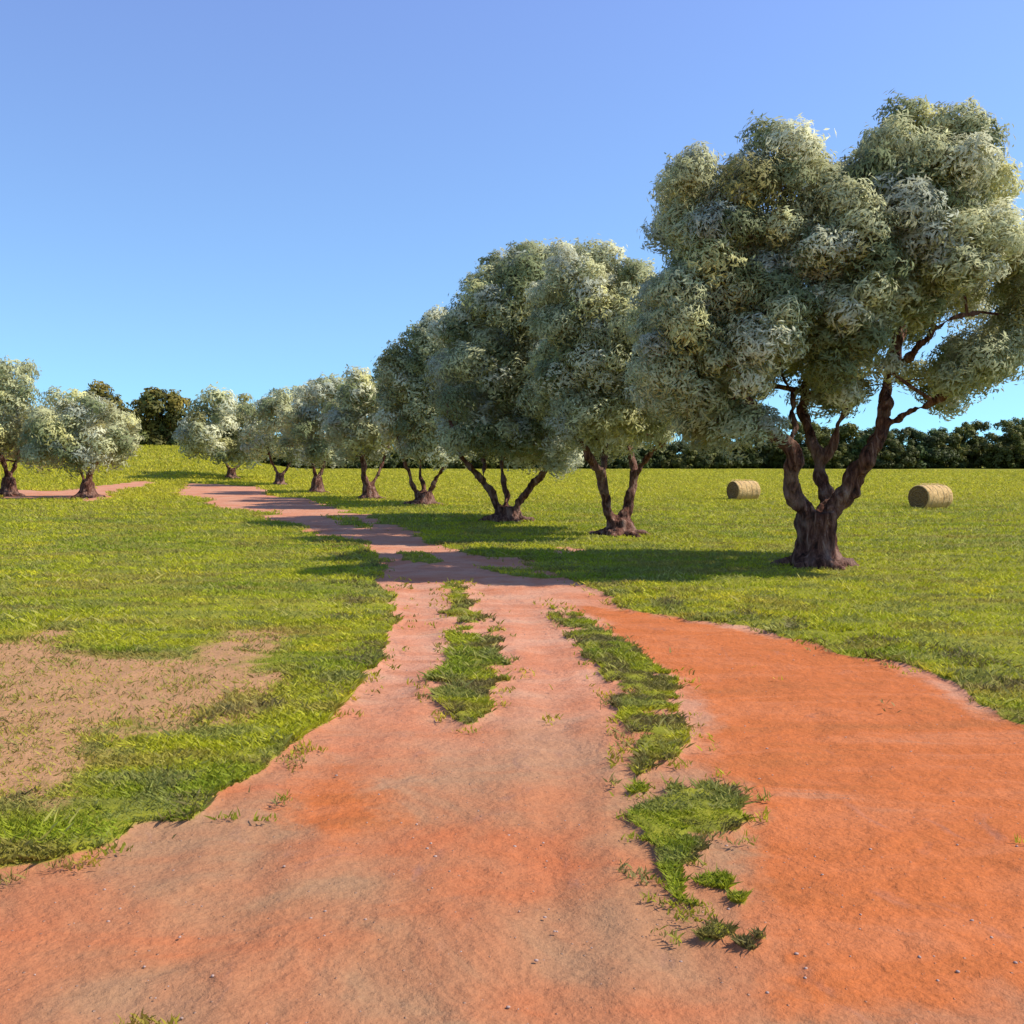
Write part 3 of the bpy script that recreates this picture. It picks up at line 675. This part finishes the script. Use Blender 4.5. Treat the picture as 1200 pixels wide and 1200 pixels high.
# ------------------------------------------------------------------ round hay bales
def bale(px, py, label, rad, ln, rot):
    b = at(px, py); b.z -= .03; root = empty('hay_bale', b); root.rotation_euler.z = rot; tag(root, label, 'hay bale', 'round hay bales in the meadow')
    # barrel
    S = 72; xs = np.concatenate([[-.5, -.492, -.47], np.linspace(-.43, .43, 30), [.47, .492, .5]])*ln
    vv = []; ff = []
    for i, xx in enumerate(xs):
        e = min(1, (ln/2-abs(xx))/(.045*ln)); rr_ = rad*(.93+.07*math.sqrt(max(0, 1-(1-e)**2)))
        for k in range(S):
            a = 2*math.pi*k/S
            q = rr_*(1+.035*(mn.noise(Vector((xx*2.2, math.cos(a)*2, math.sin(a)*2)))))+.012*mn.noise(Vector((xx*30, math.cos(a)*9, math.sin(a)*9)))
            zz = rad+q*math.sin(a)
            if zz < .05: zz = .05-.3*(.05-zz)
            vv.append((xx, q*math.cos(a), zz*.97-.02))
    n = len(xs)
    for i in range(n-1):
        for k in range(S):
            a = i*S+k; c = i*S+(k+1) % S; ff.append((a, c, c+S, a+S))
    o0 = len(vv)
    # straws standing out of the side
    for q in range(1400):
        xx = random.uniform(-.48, .48)*ln; a = random.uniform(0, 2*math.pi); t = random.uniform(-.07, .07); u = random.uniform(-.09, .09)
        p = Vector((xx, rad*.99*math.cos(a), rad+rad*.99*math.sin(a)))
        if p.z < .08: continue
        e = Vector((xx+t, (rad+.03)*math.cos(a+u), rad+(rad+random.uniform(.005, .035))*math.sin(a+u)))
        w = Vector((.006, 0, 0)) if abs(t) < .05 else Vector((0, .006, .006))
        vv += [tuple(p-w), tuple(p+w), tuple(e)]; ff.append((len(vv)-3, len(vv)-2, len(vv)-1))
    mesh_obj('straw_roll', np.array(vv), ff, M_side, parent=root, smooth=True)
    for s in (-1, 1):
        v2 = [(s*(ln/2-.01), 0, rad*.97)]; f2 = []; NR = 26
        for i in range(1, NR+1):
            for k in range(S):
                a = 2*math.pi*k/S; r_ = rad*.94*i/NR
                sp = .014*math.sin((r_*58)+a)+.012*mn.noise(Vector((s*3, math.cos(a)*r_*9, math.sin(a)*r_*9)))
                zz = rad+r_*math.sin(a)
                if zz < .05: zz = .05-.3*(.05-zz)
                v2.append((s*(ln/2-.012+sp+.02*(1-i/NR)), r_*math.cos(a), zz*.97-.02))
        for k in range(S): f2.append((0, 1+k, 1+(k+1) % S))
        for i in range(NR-1):
            for k in range(S):
                a = 1+i*S+k; c = 1+i*S+(k+1) % S; f2.append((a, a+S, c+S, c))
        if s < 0: f2 = [tuple(reversed(f)) for f in f2]
        mesh_obj('end_face', np.array(v2), f2, M_end, parent=root, smooth=True)
    for xx in (-.34, -.12, .12, .34):
        t_v = []; t_f = []
        P = [Vector((xx*ln+.01*math.sin(k*1.1), (rad*1.012)*math.cos(2*math.pi*k/48), max(.03, rad+rad*1.012*math.sin(2*math.pi*k/48))*.97-.02)) for k in range(49)]
        tube(P, [.007]*49, 5, t_v, t_f)
        mesh_obj('twine', np.array([v[:] for v in t_v]), t_f, M_twine, parent=root, smooth=True)
    # few loose straws on the ground belong to the meadow; none here
bale(1090, 596, 'larger round straw bale lying in the meadow right of the big olive trunk', .475, 1.30, R(28))
bale(871, 586, 'smaller farther round straw bale lying left of the big olive trunk', .46, 1.16, R(24))

# ------------------------------------------------------------------ light and sky
SUN_EL = R(47); SUN_AZ = R(94)     # azimuth clockwise from +Y (ahead)
w = bpy.data.worlds.new('World'); scene.world = w; w.use_nodes = True; nt = w.node_tree
bg = nt.nodes['Background']; sky = nt.nodes.new('ShaderNodeTexSky'); sky.sky_type = 'NISHITA'; sky.sun_disc = False
sky.sun_elevation = SUN_EL; sky.sun_rotation = SUN_AZ; sky.air_density = 1.3; sky.dust_density = .1; sky.ozone_density = 3.0; sky.altitude = 200
tc = nt.nodes.new('ShaderNodeTexCoord'); mp = nt.nodes.new('ShaderNodeVectorMath'); mp.operation = 'ADD'; mp.inputs[1].default_value = (0, 0, .13)
nt.links.new(tc.outputs['Generated'], mp.inputs[0]); nt.links.new(mp.outputs[0], sky.inputs[0])
sz = nt.nodes.new('ShaderNodeSeparateXYZ'); nt.links.new(tc.outputs['Generated'], sz.inputs[0])
grad = ramp(nt, sz.outputs[2], [(0, (.64, .96, 1.0)), (.12, (.78, .95, 1.06)), (.45, (.97, .93, 1.17))])
tn_ = mix(nt, 1.0, sky.outputs[0], grad, 'MULTIPLY'); nt.links.new(tn_, bg.inputs['Color']); bg.inputs['Strength'].default_value = .145
sl = bpy.data.lights.new('sun', 'SUN'); so_ = bpy.data.objects.new('sun', sl); col.objects.link(so_)
sl.energy = 4.2; sl.angle = R(.53); sl.color = (1, .95, .86)
sd = Vector((math.sin(SUN_AZ)*math.cos(SUN_EL), math.cos(SUN_AZ)*math.cos(SUN_EL), math.sin(SUN_EL)))
so_.rotation_euler = sd.to_track_quat('Z', 'Y').to_euler(); so_.location = (0, 0, 30)

scene.view_settings.view_transform = 'Standard'; scene.view_settings.look = 'None'
scene.view_settings.exposure = .5; scene.view_settings.gamma = 1
scene.render.engine = 'CYCLES'
scene.cycles.max_bounces = 6; scene.cycles.transparent_max_bounces = 4
